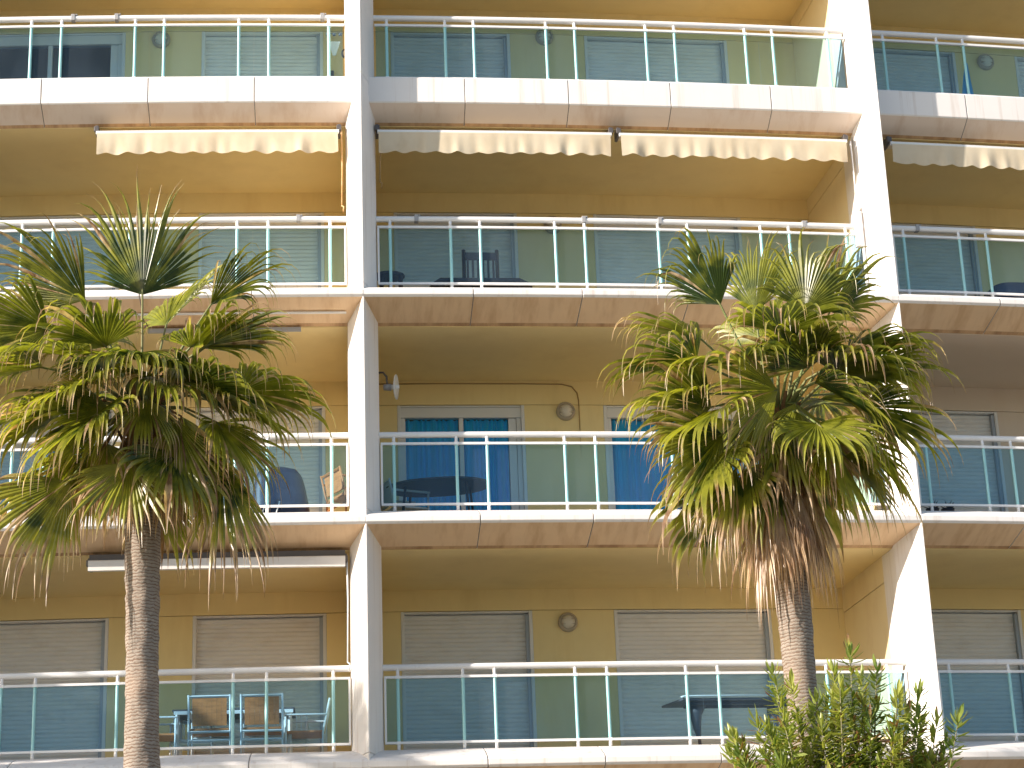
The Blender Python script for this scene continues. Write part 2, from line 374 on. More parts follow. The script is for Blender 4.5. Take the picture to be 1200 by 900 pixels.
# railings
def make_railing(k, b):
    a0, a1 = BAYS[b]; z = ZR(k); e0, e1 = a0 + HW - .01, a1 - HW + .01
    n = 14; ss = [e0 + (e1 - e0) * i / n for i in range(n + 1)]
    mb = MB()
    # oval top rail
    o = len(mb.v)
    for s in ss:
        for j in range(12):
            an = 2 * math.pi * j / 12; mb.v.append(tuple(W(s, P + math.cos(an) * .038, z - .036 + math.sin(an) * .038)))
    for i in range(n):
        for j in range(12):
            a = o + i * 12 + j; c = o + i * 12 + (j + 1) % 12; mb.f.append((a, c, c + 12, a + 12)); mb.m.append(0); mb.sm.append(True)
    for zz, hh in ((-.155, .028), (-.905, .026)):
        mb.prism([(P - .045, zz - hh / 2), (P - .015, zz - hh / 2), (P - .015, zz + hh / 2), (P - .045, zz + hh / 2)], e0 + .02, e1 - .02, z0=z)
    if k > 1:
        for s in (e0 + .03, e1 - .03): mb.cbox(s - .012, s + .012, P - .044, P - .016, z - .892, z - .169, step=3)
    rl = mb.build('railing', M['rail'], B)
    po = [.35, 1.10, 1.47, 2.41, 2.785, 3.72, 4.10, 5.045, 5.415, 6.165] if b else [S2 - x for x in (.39, 1.15, 1.53, 2.475, 2.84, 3.77, 4.15, 5.09, 5.46, 6.2)][::-1]
    pr = None
    for x in po:
        s = a0 + x
        if pr is None or True:
            p = MB(); q0 = P - .022; p.tube([W(s, q0, z - .985), W(s, q0, z - .90)], .019, 8); p.tube([W(s, q0, z - .16), W(s, q0 + .015, z - .05)], .019, 8); p.tube([W(s, q0, z - .90), W(s, q0, z - .16)], .0195, 8, mi=1, cap=False)
            p.cbox(s - .028, s + .028, P - .047, P + .002, z - .172, z - .138, step=3)
            p.cbox(s - .022, s + .022, P - .047, P + .002, z - .922, z - .889, step=3)
            p.build('post', [M['post'], M['glass_tint']], rl)
    cuts = [e0 + .035] + [a0 + (po[i] + po[i + 1]) / 2 for i in (1, 3, 5, 7)] + [e1 - .035]
    for u0, u1 in zip(cuts, cuts[1:]):
        p = MB(); p.cbox(u0 + .0006, u1 - .0006, P + .004, P + .012, z - .905, z - .155, step=3); p.build('glass_panel', M['glass'], rl)
    return rl
RL = {}
for k in range(0, 6):
    for b in range(3): RL[(k, b)] = make_railing(k, b)
# little clips on the top rails
for k, b, s in [(1, 0, -3.63), (1, 0, -3.08), (1, 0, -.47), (2, 0, -2.75), (2, 0, -.78), (2, 1, .68), (2, 1, 2.78), (2, 1, 3.75), (2, 1, 5.62), (2, 2, 7.13)]:
    p = MB(); z = ZR(k); p.cbox(s - .025, s + .025, P - .045, P + .045, z - .075, z + .012, step=3); p.cbox(s + .03, s + .05, P - .03, P + .03, z - .004, z + .02, step=3)
    p.build('rail_clip', M['clip'], RL[(k, b)], bevel=.004)
# cable and conduit on the wall of storey 3
zz = ZR(3); pts = [W(s, DW - .012, zz + z) for s, z in ((.19, 1.325), (1.0, 1.33), (2.2, 1.327), (2.72, 1.322), (2.86, 1.29), (2.93, 1.2), (2.945, 1.1), (2.945, .3), (2.945, -.98))]
p = MB(); p.tube(pts, .009, 6); p.build('wall_cable', M['cable'], B)

# ------------------------------------------------------------------ wall lamps
def make_lamp(s, k, z, label, first=[None]):
    loc = W(s, DW, ZR(k) + z)
    if first[0] is None:
        t = thing('wall_lamp', label, 'wall lamp', loc, s * K, 'round bulkhead lamps on the balcony walls')
        p = MB(); p.lathe([(0, .125), (.035, .125), (.055, .105), (.055, .09), (.03, .09)], (0, 0, 0), (0, -1, 0), 28); p.build('ring', M['lampring'], t)
        p = MB(); p.lathe([(.03, .092), (.06, .085), (.085, .06), (.098, .03), (.1, 0.001)], (0, 0, 0), (0, -1, 0), 28); p.build('glass_dome', M['lampglass'], t)
        p = MB(); p.box((-.09, -.090, .030), (.09, -.06, .036)); p.box((-.09, -.090, -.036), (.09, -.06, -.030)); p.build('guard', M['lampring'], t)
        first[0] = t
    else: t = dup(first[0], loc, s * K, label)
    return t
make_lamp(2.66, 4, .93, 'round wall lamp between two closed shutters above the lowest middle balcony')
make_lamp(2.76, 3, .945, 'round wall lamp right of the window with blue curtains')
make_lamp(2.70, 2, .80, 'round wall lamp half hidden by the rail on the balcony with the dark slatted chair')
make_lamp(2.70, 1, .86, 'round wall lamp seen through the glass of the top middle balcony')
make_lamp(-2.77, 1, .775, 'round wall lamp beside the dark open window of the top left balcony')
make_lamp(9.38, 1, .77, 'round wall lamp seen through blue glass on the top right balcony')

# ------------------------------------------------------------------ awnings
def make_awning(s0, s1, k, label, seed, drop=.295, cloth=True, d=.44, z=-1.685):
    rnd = random.Random(seed); zz = ZR(k); c = W((s0 + s1) / 2, d, zz + z)
    t = thing('awning', label, 'awning', c, 0, 'retracted awnings hanging under the balcony slabs')
    mb = MB(); mb.prism([(d - .02, -.022), (d + .02, -.022), (d + .02, .018), (d, .026), (d - .02, .018)], s0, s1, z0=zz + z); mb.build('front_bar', M['rail'], t, loc=c)
    mb = MB(); mb.prism([(d + .12, .03), (d + .17, .0), (d + .22, .03), (d + .22, .08), (d + .17, .11), (d + .12, .08)], s0 + .02, s1 - .02, z0=zz + z)
    mb.prism([(d + .03, .0), (d + .16, .05), (d + .16, .055), (d + .03, .012)], s0 + .03, s1 - .03, z0=zz + z); mb.build('rolled_cloth', M['cloth'], t, loc=c)
    for e in (s0 + .0, s1 - .0):
        mb = MB(); mb.cbox(e - .018, e + .018, d + .05, d + .24, zz + z + .01, zz + z + .13, step=3); mb.cbox(e - .03, e + .03, d + .01, d + .06, zz + z + .03, zz + z + .1, step=3); mb.build('bracket', M['bracket'], t, loc=c, bevel=.005)
    if cloth:
        n = int((s1 - s0) / .025); m = 7; vs = []; ph = rnd.uniform(0, 6)
        per = .262
        for i in range(n + 1):
            s = s0 + .015 + (s1 - s0 - .03) * i / n; L = drop - .032 * (1 - abs(math.sin(math.pi * (s - s0) / per + ph)) ** 1.5)
            nz = noise.noise(Vector((s * 3.1, seed, 0))); nz2 = noise.noise(Vector((s * 9, seed, 4)))
            for j in range(m + 1):
                v = j / m
                dd = d - .022 + v * (.035 * nz + .022 * nz2 + .006 * math.sin(s * 21 + ph)) - .01 * v
                sw = .03 * v * noise.noise(Vector((s * 4, seed, 9)))
                vs.append(W(s + sw, dd, zz + z - .015 - L * v))
        mb = MB(); mb.add(vs, [(i * (m + 1) + j, i * (m + 1) + j + 1, (i + 1) * (m + 1) + j + 1, (i + 1) * (m + 1) + j) for i in range(n) for j in range(m)], 0, True)
        mb.build('valance', M['cloth'], t, loc=c)
    return t
make_awning(-3.28, -.27, 1, 'cream scalloped awning hanging under the top left balcony', 3)
make_awning(.21, 3.18, 1, 'cream scalloped awning just right of the central pillar, partly in its shadow', 5)
make_awning(3.28, 6.27, 1, 'cream scalloped awning fully in sun next to the right hand pillar', 8)
make_awning(6.86, 9.9, 1, 'cream scalloped awning at the right edge beyond the right hand pillar', 12)
t = make_awning(-3.2, -.24, 3, 'closed awning with plain white front box under the left balcony behind the left palm', 14, cloth=False, z=-1.62)
c = t.location
mb = MB(); mb.prism([(.40, -1.66), (.46, -1.66), (.46, -1.545), (.43, -1.53), (.40, -1.545)], -3.2, -.24, z0=ZR(3)); mb.build('front_box', M['shutter'], t, loc=c)
mb = MB(); mb.prism([(.48, -1.60), (.58, -1.60), (.58, -1.45), (.48, -1.45)], -3.2, -.24, z0=ZR(3)); mb.build('roller', M['bracket'], t, loc=c)
c = W(-1.8, .4, ZR(2) - 1.3); t = thing('awning_rail', 'thin white awning rail fixed under the slab above the left palm', 'rail', c)
mb = MB(); mb.prism([(.27, -1.375), (.30, -1.375), (.30, -1.355), (.27, -1.355)], -4.6, -.2, z0=ZR(2)); mb.build('white_bar', M['rail'], t, loc=c)
mb = MB(); mb.prism([(.56, -1.49), (.60, -1.49), (.60, -1.44), (.56, -1.44)], -2.6, -.75, z0=ZR(2)); mb.build('dark_bar', M['clip'], t, loc=c)
def crank(s, k, z0, z1, label, mat, d=.5, hook=True):
    c = W(s, d, ZR(k) + z0); mb = MB()
    mb.tube([W(s, d, ZR(k) + z0), W(s + .006, d, ZR(k) + (z0 * .6 + z1 * .4)), W(s - .004, d, ZR(k) + z1)], [.012, .009, .008], 6)
    if hook: mb.tube([W(s - .004, d, ZR(k) + z1), W(s + .02, d - .02, ZR(k) + z1 - .02), W(s + .015, d - .02, ZR(k) + z1 - .09)], .008, 6)
    o = mb.build('crank_rod', mat, loc=c); tagit(o, label, 'crank rod')
crank(-.24, 2, 1.15, .13, 'pale orange awning crank rod left of the central pillar', painted('orange_rod', (.75, .42, .16), .2, (.8, .7, .5), .7, streak=(1, 1, 6), lo=.48))
crank(.24, 2, 1.2, .45, 'short thin awning chain hanging right of the central pillar', M['cable'])
crank(-.22, 4, 1.25, .03, 'thin white cord hanging in the lowest left balcony beside the pillar', M['whitemetal'])
crank(6.34, 2, 1.15, .06, 'slim white awning rod hanging at the right hand pillar', M['rail'])
# boxed winder at the right-hand pillar
c = W(6.35, .50, ZR(2) - .02); mb = MB(); mb.cbox(6.29, 6.39, .47, .56, ZR(2) - .32, ZR(2) + .16, step=3); mb.cbox(6.31, 6.37, .48, .54, ZR(2) + .162, ZR(2) + .24, step=3)
tagit(mb.build('winder_box', M['white'], loc=c, bevel=.01), 'white winder box fixed to the rail end at the right hand pillar', 'box')

# ------------------------------------------------------------------ dish beside the central pillar
c = W(.19, .95, ZR(3) + .80); t = thing('satellite_dish', 'small white dish seen edge on, on a curved dark bracket beside the central pillar', 'dish', c, 0)
mb = MB(); mb.tube([(-.02, 0, .10), (.06, -.01, .10), (.10, -.02, .04), (.105, -.03, -.05), (.14, -.03, -.09)], .013, 8); mb.build('bracket', M['bracket'], t)
mb = MB(); ax = Vector((.97, -.22, -.05)); cc = Vector((.20, -.04, -.10))
mb.lathe([(-.05, .0), (-.05, .03), (.0, .035), (-.004, .10), (.012, .155), (.02, .155), (.006, .10), (.008, .0)], cc, ax, 28); mb.build('reflector', M['rail'], t)
mb = MB(); mb.lathe([(.008, .03), (.05, .026), (.055, .0)], cc, ax, 12); mb.build('feed_horn', M['rail'], t)
mb = MB(); mb.lathe([(-.14, .0), (-.14, .035), (-.05, .045), (-.05, .0)], cc, ax, 12); mb.build('motor', M['clip'], t)

# ------------------------------------------------------------------ furniture
FL = -.985
def make_chair(name, label, cat, loc, rz, wood, metal, group, slats='h', h=.80):
    "faces +y (local), back at y=0"
    t = thing(name, label, cat, loc, rz, group)
    for x in (-.24, .24):
        p = MB(); p.tube([(x, .03, 0), (x, .02, .40), (x, -.06, h)], .014, 6); p.build('leg', metal, t)
        p = MB(); p.tube([(x, .46, 0), (x, .46, .60)], .014, 6); p.build('leg', metal, t)
        p = MB(); p.box((x - .02, -.03, .60), (x + .02, .48, .62)); p.build('armrest', metal, t, bevel=.004)
    p = MB()
    for z in (.38, .28): p.bar((-.24, .02, z), (.24, .02, z), .02)
    p.bar((-.24, .46, .38), (.24, .46, .38), .02); p.bar((-.24, -.055, h - .02), (.24, -.055, h - .02), .022); p.build('frame', metal, t)
    p = MB(); p.box((-.22, .03, .40), (.22, .47, .425)); p.build('seat', wood if slats == 'h' else metal, t, bevel=.004)
    bk = None; nsl = 7
    for i in range(nsl):
        x0 = -.20 + i * .40 / nsl
        if slats == 'h':
            q_ = MB(); vs = lambda x, y, z: (x, .015 - (z - .42) * .17 + y, z)
            q_.box((x0 + .0008, -.008, .45), (x0 + .40 / nsl - .0008, .008, h - .03), fn=vs); q_.build('slat', wood, t)
        else:
            q_ = MB(); q_.tube([(x0 + .03, .0, .45), (x0 + .03, -.05, h - .03)], .008, 6); q_.build('slat', metal, t)
    return t
def L(s, d, k): v = W(s, d, ZR(k) + FL); return v
ch = make_chair('patio_chair', 'teak backed white chair seen from behind, left of the pair at the table', 'chair', L(-1.85, 1.2, 4), -1.85 * K, M['wood'], M['whitemetal'], 'patio chairs round the table on the lowest left balcony')
dup(ch, L(-1.235, 1.2, 4), -.03, 'teak backed white chair seen from behind, right of the pair at the table')
dup(ch, L(-.50, 1.75, 4), R_(90), 'white framed chair turned sideways at the right end of the patio table')
dup(ch, L(-2.75, 1.7, 4), R_(-90), 'white framed chair at the left end of the patio table, mostly behind the trunk')
c2 = make_chair('patio_chair', 'white railed chair on the far side of the patio table, right one', 'chair', L(-.98, 2.42, 4), math.pi, M['wood'], M['whitemetal'], 'patio chairs round the table on the lowest left balcony', slats='v')
dup(c2, L(-2.15, 2.42, 4), math.pi, 'white railed chair on the far side of the patio table, left one')
t = thing('patio_table', 'white framed patio table with dark top between the teak chairs', 'table', L(-1.6, 1.9, 4), 0)
p = MB(); p.box((-.72, -.32, .69), (.72, .30, .715)); p.build('tabletop', M['darktop'], t, bevel=.006)
for x in (-.66, .66):
    for y in (-.28, .26): p = MB(); p.bar((x, y, 0), (x, y, .69), .035); p.build('leg', M['whitemetal'], t)
p = MB(); p.box((-.70, -.34, .65), (.70, -.32, .69)); p.box((-.70, .30, .65), (.70, .32, .69)); p.build('apron', M['whitemetal'], t)

# dark dining chair + octagonal table, storey 2
t = thing('dining_chair', 'dark brown slat back dining chair standing behind the dark low table', 'chair', L(1.57, 1.62, 2), .02)
for x in (-.215, .215):
    p = MB(); p.bar((x, 0, 0), (x, -.0, 1.0), .035); p.build('leg', M['darkwood'], t)
    p = MB(); p.bar((x, .40, 0), (x, .40, .45), .035); p.build('leg', M['darkwood'], t)
p = MB(); p.box((-.2, -.012, .86), (.2, .012, .965)); p.box((-.2, -.012, .50), (.2, .012, .56)); p.build('back_rail', M['darkwood'], t, bevel=.006)
for i in range(6): p = MB(); x = -.165 + i * .066; p.box((x - .014, -.008, .56), (x + .014, .008, .86)); p.build('slat', M['darkwood'], t)
p = MB(); p.box((-.22, -.02, .44), (.22, .42, .48)); p.build('seat', M['darkwood'], t, bevel=.01)
def poly_top(pts, z0, z1, name, mat, t, bevel=.01):
    p = MB(); n = len(pts); p.add([(x, y, z0) for x, y in pts] + [(x, y, z1) for x, y in pts], [(j, (j + 1) % n, n + (j + 1) % n, n + j) for j in range(n)] + [tuple(range(n))[::-1], tuple(range(n, 2 * n))]); return p.build(name, mat, t, bevel=bevel)
t = thing('coffee_table', 'dark low table with cut corners in front of the slat back chair', 'table', L(1.52, 1.55, 2), .02)
poly_top([(-.50, -.22), (-.60, -.02), (-.62, .12), (-.4, .2), (.4, .2), (.72, .12), (.70, -.02), (.52, -.22)], .455, .50, 'tabletop', M['darkwood'], t)
for x, y in ((-.45, -.1), (.5, -.1), (-.35, .12), (.38, .12)): p = MB(); p.bar((x, y, 0), (x, y, .455), .05); p.build('leg', M['darkwood'], t)
t = thing('side_table', 'small dark side table close to the central pillar above the blue curtains', 'table', L(.38, 1.35, 2), 0)
poly_top([(.2 * math.cos(a * .5236) - .02, .16 * math.sin(a * .5236)) for a in range(12)], .50, .54, 'tabletop', M['darkwood'], t)
for x, y in ((-.12, -.08), (.12, -.08), (0, .1)): p = MB(); p.bar((x, y, 0), (x, y, .5), .04); p.build('leg', M['darkwood'], t)

# oval teal table, storey 3
t = thing('oval_table', 'oval dark teal table seen from below in front of the blue curtains', 'table', L(.95, 1.80, 3), R_(-12))
poly_top([(.66 * math.copysign(abs(math.cos(a)) ** .85, math.cos(a)), .40 * math.sin(a)) for a in [i * math.pi / 18 for i in range(36)]], .66, .69, 'tabletop', M['teal'], t)
for x, y in ((-.42, -.18), (.42, -.18), (-.42, .18), (.42, .18)): p = MB(); p.tube([(x * 1.05, y * 1.2, 0), (x * .9, y, .66)], .018, 6); p.build('leg', M['teal'], t)
ch2 = make_chair('plastic_chair', 'pale chair tucked behind the central pillar beside the oval table', 'chair', L(.30, 1.9, 3), R_(-70), M['whitemetal'], M['whitemetal'], 'pale garden chairs', h=.75)
dup(ch2, L(-4.2, 1.45, 3), R_(60), 'pale blue chair behind the drooping fronds at the left edge')
make_chair('wooden_chair', 'wooden chair with teak arms just left of the central pillar', 'chair', L(-.36, 1.25, 3), R_(-62), M['wood'], M['wood'], None, h=.72)
# navy covered stack
t = thing('covered_furniture', 'garden furniture under a navy cover behind the left palm', 'covered furniture', L(-1.0, 1.55, 3), -.02)
def lump(w0, w1, dp, h, shx, seed, nz=14, nr=28):
    vs = []; 
    for i in range(nz + 1):
        v = i / nz; f = v ** 2.2 if v > 0 else 0
        ww = w0 + (w1 - w0) * f; top = max(0, (v - .86) / .14); ww *= math.sqrt(max(.02, 1 - top ** 2 * .9)); dd = dp * (1 - .25 * v) * math.sqrt(max(.02, 1 - top ** 2 * .9))
        for j in range(nr):
            a = 2 * math.pi * j / nr; ca, sa = math.cos(a), math.sin(a); e = .45
            x = math.copysign(abs(ca) ** e, ca) * ww; y = math.copysign(abs(sa) ** e, sa) * dd
            k = 1 + .05 * noise.noise(Vector((x * 4, y * 4 + seed, v * 3))) + .03 * math.sin(a * 9 + v * 2) * (1 - v)
            vs.append((x * k + shx * v, y * k, v * h))
    fs = [(i * nr + j, i * nr + (j + 1) % nr, (i + 1) * nr + (j + 1) % nr, (i + 1) * nr + j) for i in range(nz) for j in range(nr)] + [tuple(nz * nr + j for j in range(nr))]
    return vs, fs
p = MB(); vs, fs = lump(.35, .25, .3, .86, -.06, 2); p.add(vs, fs, 0, True); p.build('cover', M['navy'], t, loc=(0, 0, .08)).location = (0, 0, .08)
for x in (-.28, .28):
    for y in (-.2, .2): p = MB(); p.tube([(x, y, 0), (x, y, .12)], .02, 6); p.build('leg', M['bracket'], t)
p = MB(); p.tube([(-.30, -.315, .02), (-.16, -.31, .45)], .010, 6); p.tube([(-.12, -.315, .02), (-.03, -.31, .35)], .010, 6); p.build('cord', M['whitemetal'], t)
t = thing('covered_furniture', 'low navy covered lounger at the right edge two balconies above the plants', 'covered furniture', L(8.85, 1.3, 2), .1)
p = MB(); vs, fs = lump(.55, .44, .35, .46, 0, 5); p.add(vs, fs, 0, True); p.build('cover', M['navy'], t).location = (0, 0, .06)
for x in (-.45, .45): p = MB(); p.tube([(x, 0, 0), (x, 0, .1)], .02, 6); p.build('leg', M['bracket'], t)
# folding table, storey 4 middle
t = thing('folding_table', 'dark folding table with white edge on flared leg, left of the right palm trunk', 'table', L(4.45, 1.7, 4), .05)
poly_top([(-.58, -.27), (.85, -.27), (.85, .22), (-.74, .22)], .685, .715, 'tabletop', M['darktop'], t)
p = MB(); p.tube([(-.60, -.285, .722), (-.55, -.29, .735), (.85, -.29, .735)], .012, 6); p.build('edge_trim', M['rail'], t)
p = MB(); p.box((-.50, .02, .645), (.82, .06, .683)); p.box((-.50, -.20, .645), (.82, -.16, .683)); p.build('rail', M['pot'], t)
for x in (-.34, .62):
    p = MB(); p.tube([(x, -.05, 0.03), (x - .01, -.05, .25), (x - .03, -.05, .40), (x - .04, -.05, .55), (x, -.05, .68)], [.018, .022, .05, .075, .10], 10); p.build('leg', M['darktop'], t)
    p = MB(); p.box((x - .04, -.28, 0), (x + .04, .2, .03)); p.build('foot', M['darkwood'], t, bevel=.005)
# pot plants storey 3 right
for i, (s, lab) in enumerate([(7.02, 'small dark potted succulent nearest the pillar behind blue glass'), (7.22, 'small dark potted succulent a step right of the pillar behind blue glass')]):
    t = thing('potted_plant', lab, 'plant', L(s, .72, 3), 0, 'succulents at the foot of the right railing')
    p = MB(); p.lathe([(0, 0), (0, .06), (.09, .085), (.09, .07)], (0, 0, 0), (0, 0, 1), 16); p.build('pot', M['pot'], t)
    p = MB(); rnd = random.Random(i + 4)
    for j in range(26):
        a = rnd.uniform(0, 6.28); e = rnd.uniform(.3, 1.4); l = rnd.uniform(.08, .15); dr = Vector((math.cos(a) * math.cos(e), math.sin(a) * math.cos(e), math.sin(e)))
        sd_ = dr.orthogonal().normalized() * .012; b0 = Vector((0, 0, .08)); p.add([b0 - sd_, b0 + sd_, b0 + dr * l * .6 + sd_, b0 + dr * l, b0 + dr * l * .6 - sd_], [(0, 1, 2, 3, 4)])
    p.build('leaves', M['pot'], t, kind='stuff')
# hanging cloth storey 1 right, wall items storey 1 left
p = MB(); z = ZR(1)
vs = []; 
for i in range(9):
    v = i / 8; 
    for j in range(5):
        u = j / 4; wd = .02 + .10 * v; vs.append(W(8.09 - wd + u * wd * 1.6, P + .03 + .012 * math.sin(u * 6 + v * 3), z - .40 - v * .55))
p.add(vs, [(i * 5 + j, i * 5 + j + 1, (i + 1) * 5 + j + 1, (i + 1) * 5 + j) for i in range(8) for j in range(4)], 0, True)
o = p.build('hanging_cloth', M['towel'], loc=W(8.05, P, z - .4)); sol = o.modifiers.new('solid', 'SOLIDIFY'); sol.thickness = .006
tagit(o, 'bright blue triangle of cloth tied to a railing post, top right balcony', 'cloth')
p = MB(); p.cbox(-.39, -.33, DW - .05, DW - .005, z - .02, z + .28, step=3); o = p.build('wall_box', M['bracket'], loc=W(-.36, DW, z), bevel=.006); tagit(o, 'narrow black box on the wall of the top left balcony near the pillar', 'box')
t = thing('thermometer', 'round dark rimmed dial on the wall beside the central pillar, top left', 'dial', W(-.15, 1.9, z + .18), .3)
p = MB(); p.lathe([(0, 0), (0, .075), (.03, .075), (.03, .055)], (0, 0, 0), (-.3, -1, 0), 20); p.build('rim', M['bracket'], t)
p = MB(); p.lathe([(.025, .056), (.026, 0)], (0, 0, 0), (-.3, -1, 0), 20); p.build('face', M['lampglass'], t)
t = thing('wind_chime', 'small wind chime of dark pieces under the rail at the pillar, top left', 'wind chime', W(-.30, 1.0, z - .02), 0)
for i, x in enumerate((-.10, -.02, .06)):
    p = MB(); p.lathe([(-.022, 0), (-.015, .02), (0, .026), (.015, .02), (.022, 0)], (x, 0, 0), (0, 0, 1), 10); p.build('bead', M['bracket'], t)
p = MB(); p.tube([(-.13, 0, .02), (.1, 0, .025)], .006, 5); p.build('string', M['bracket'], t)
p = MB(); p.add([(-.1, 0, -.1), (.06, 0, -.1), (0, .01, -.3), (-.04, .01, -.3)], [(0, 1, 2, 3)]); o = p.build('pennant', M['lampring'], t); o.modifiers.new('s', 'SOLIDIFY').thickness = .004

# ------------------------------------------------------------------ palms
def set_attrs(me, along, age):
    a = me.attributes.new('along', 'FLOAT', 'POINT'); a.data.foreach_set('value', along)
    b = me.attributes.new('age', 'FLOAT', 'POINT'); b.data.foreach_set('value', age)
def make_frond(parent, heart, hast, axis, normal, Lb, rnd, age=0.0, droop=1.0, spread=100, nseg=30, cone=.25, seg_w=1.0):
    """fan leaf: stalk from the heart to the blade base, pleated segments joined near the base, free and hanging at the tips"""
    Lb *= 1.22; axis = axis.normalized(); side = axis.cross(normal).normalized(); nrm = side.cross(axis).normalized()
    g_ = Vector((0, 0, -1)); V = []; Fc = []; al = []; ag = []
    NS = 12
    for i in range(nseg):
        u = (i + .5) / nseg * 2 - 1
        an = R_(spread) * u + rnd.uniform(-.02, .02)
        dir0 = (axis * math.cos(an) + side * math.sin(an) + nrm * (cone * abs(u) ** 1.5 - .08)).normalized()
        ln = Lb * (1 - .38 * abs(u) ** 2.2) * rnd.uniform(.85, 1.22); sage = age + (rnd.uniform(.1, .7) if rnd.random() < .12 else rnd.uniform(-.06, .06))
        dth = R_(spread) * 2 / nseg
        limp = droop * rnd.uniform(.6, 1.6)
        if rnd.random() < .14: limp *= 2.5
        wob = Vector((rnd.uniform(-1, 1), rnd.uniform(-1, 1), rnd.uniform(-.5, .5)))
        p = hast.copy(); d = dir0.copy(); step = ln / NS
        lat0 = (side * math.cos(an) - axis * math.sin(an)).normalized()
        twist = rnd.uniform(-.5, .5); sagsum = 0
        split = rnd.uniform(.50, .66)
        for j in range(NS + 1):
            t = j / NS; rad = t * ln
            wfull = rad * math.tan(dth / 2) * 1.03 + .002
            wmax = split * ln * math.tan(dth / 2) * 1.03
            wd = wfull if t < split else wmax * max(.05, (1 - (t - split) / (1 - split)) ** 1.15)
            wd *= seg_w
            lat = lat0 if t < split else (lat0 + nrm * twist * (t - split) * 1.5).normalized()
            n2 = lat.cross(d).normalized()
            fold = wd * (.65 if t > .05 else .2)
            V += [p - lat * wd + n2 * fold * .5, p - n2 * fold * .5, p + lat * wd + n2 * fold * .5]
            al += [t] * 3; ag += [sage] * 3
            if j < NS:
                k = limp * (t ** 2.2) * .34
                if t > split: k += limp * 2.1 * (t - split) / (1 - split)
                d = (d + g_ * k * .5 + (wob * .07 * math.sin(t * 9 + i) if t > split else Vector((0, 0, 0)))).normalized()
                p = p + d * step
        o = i * 3 * (NS + 1)
        for j in range(NS):
            a = o + j * 3; Fc += [(a, a + 1, a + 4, a + 3), (a + 1, a + 2, a + 5, a + 4)]
    # a few loose threads at the tips
    me = bpy.data.meshes.new('frond'); base = hast
    me.from_pydata([tuple(v - base) for v in V], [], Fc); me.materials.append(M['frond']); me.materials.append(M['petiole'])
    me.polygons.foreach_set('use_smooth', [False] * len(Fc)); me.update(); set_attrs(me, al, ag)
    o = bpy.data.objects.new('frond', me); COL.objects.link(o); o.parent = parent; o.location = base - Vector(parent.location)
    st = MB(); mid = (heart + hast) / 2 + Vector((0, 0, .06 + .06 * (1 - abs(axis.z))))
    pts = [heart, heart * .6 + mid * .4, mid, mid * .4 + hast * .6, hast, hast + axis * .12]
    st.tube([p_ - base for p_ in pts], [.028, .018, .013, .011, .010, .003], 6)
    s_ = st.build('leaf_stalk', M['petiole'] if age < .35 else M['fibre'], o)
    return o
def make_trunk(parent, base, top, rfun, name='trunk', mat=None, bend=None, nz=170, nr=36, seed=0):
    mb = MB(); L0 = Vector(parent.location); H = (top - base).length
    for i in range(nz + 1):
        v = i / nz; c = base.lerp(top, v) + (bend(v) if bend else Vector((0, 0, 0))); rr0 = rfun(v)
        ring = .009 * noise.noise(Vector((0, seed, v * H * 16)))
        for j in range(nr):
            a = 2 * math.pi * j / nr; nn = noise.noise(Vector((math.cos(a) * 2, math.sin(a) * 2, v * H * 7 + seed))) * .010 + noise.noise(Vector((math.cos(a) * 6, math.sin(a) * 6, v * H * 22 + seed))) * .007
            q_ = rr0 + ring + nn; mb.v.append(tuple(c + Vector((math.cos(a) * q_, math.sin(a) * q_, 0)) - L0))
    for i in range(nz):
        for j in range(nr): a = i * nr + j; b = i * nr + (j + 1) % nr; mb.f.append((a, b, b + nr, a + nr)); mb.m.append(0); mb.sm.append(True)
    mb.f.append(tuple(nz * nr + j for j in range(nr))); mb.m.append(0); mb.sm.append(False)
    return mb.build(name, mat or M['bark'], parent)
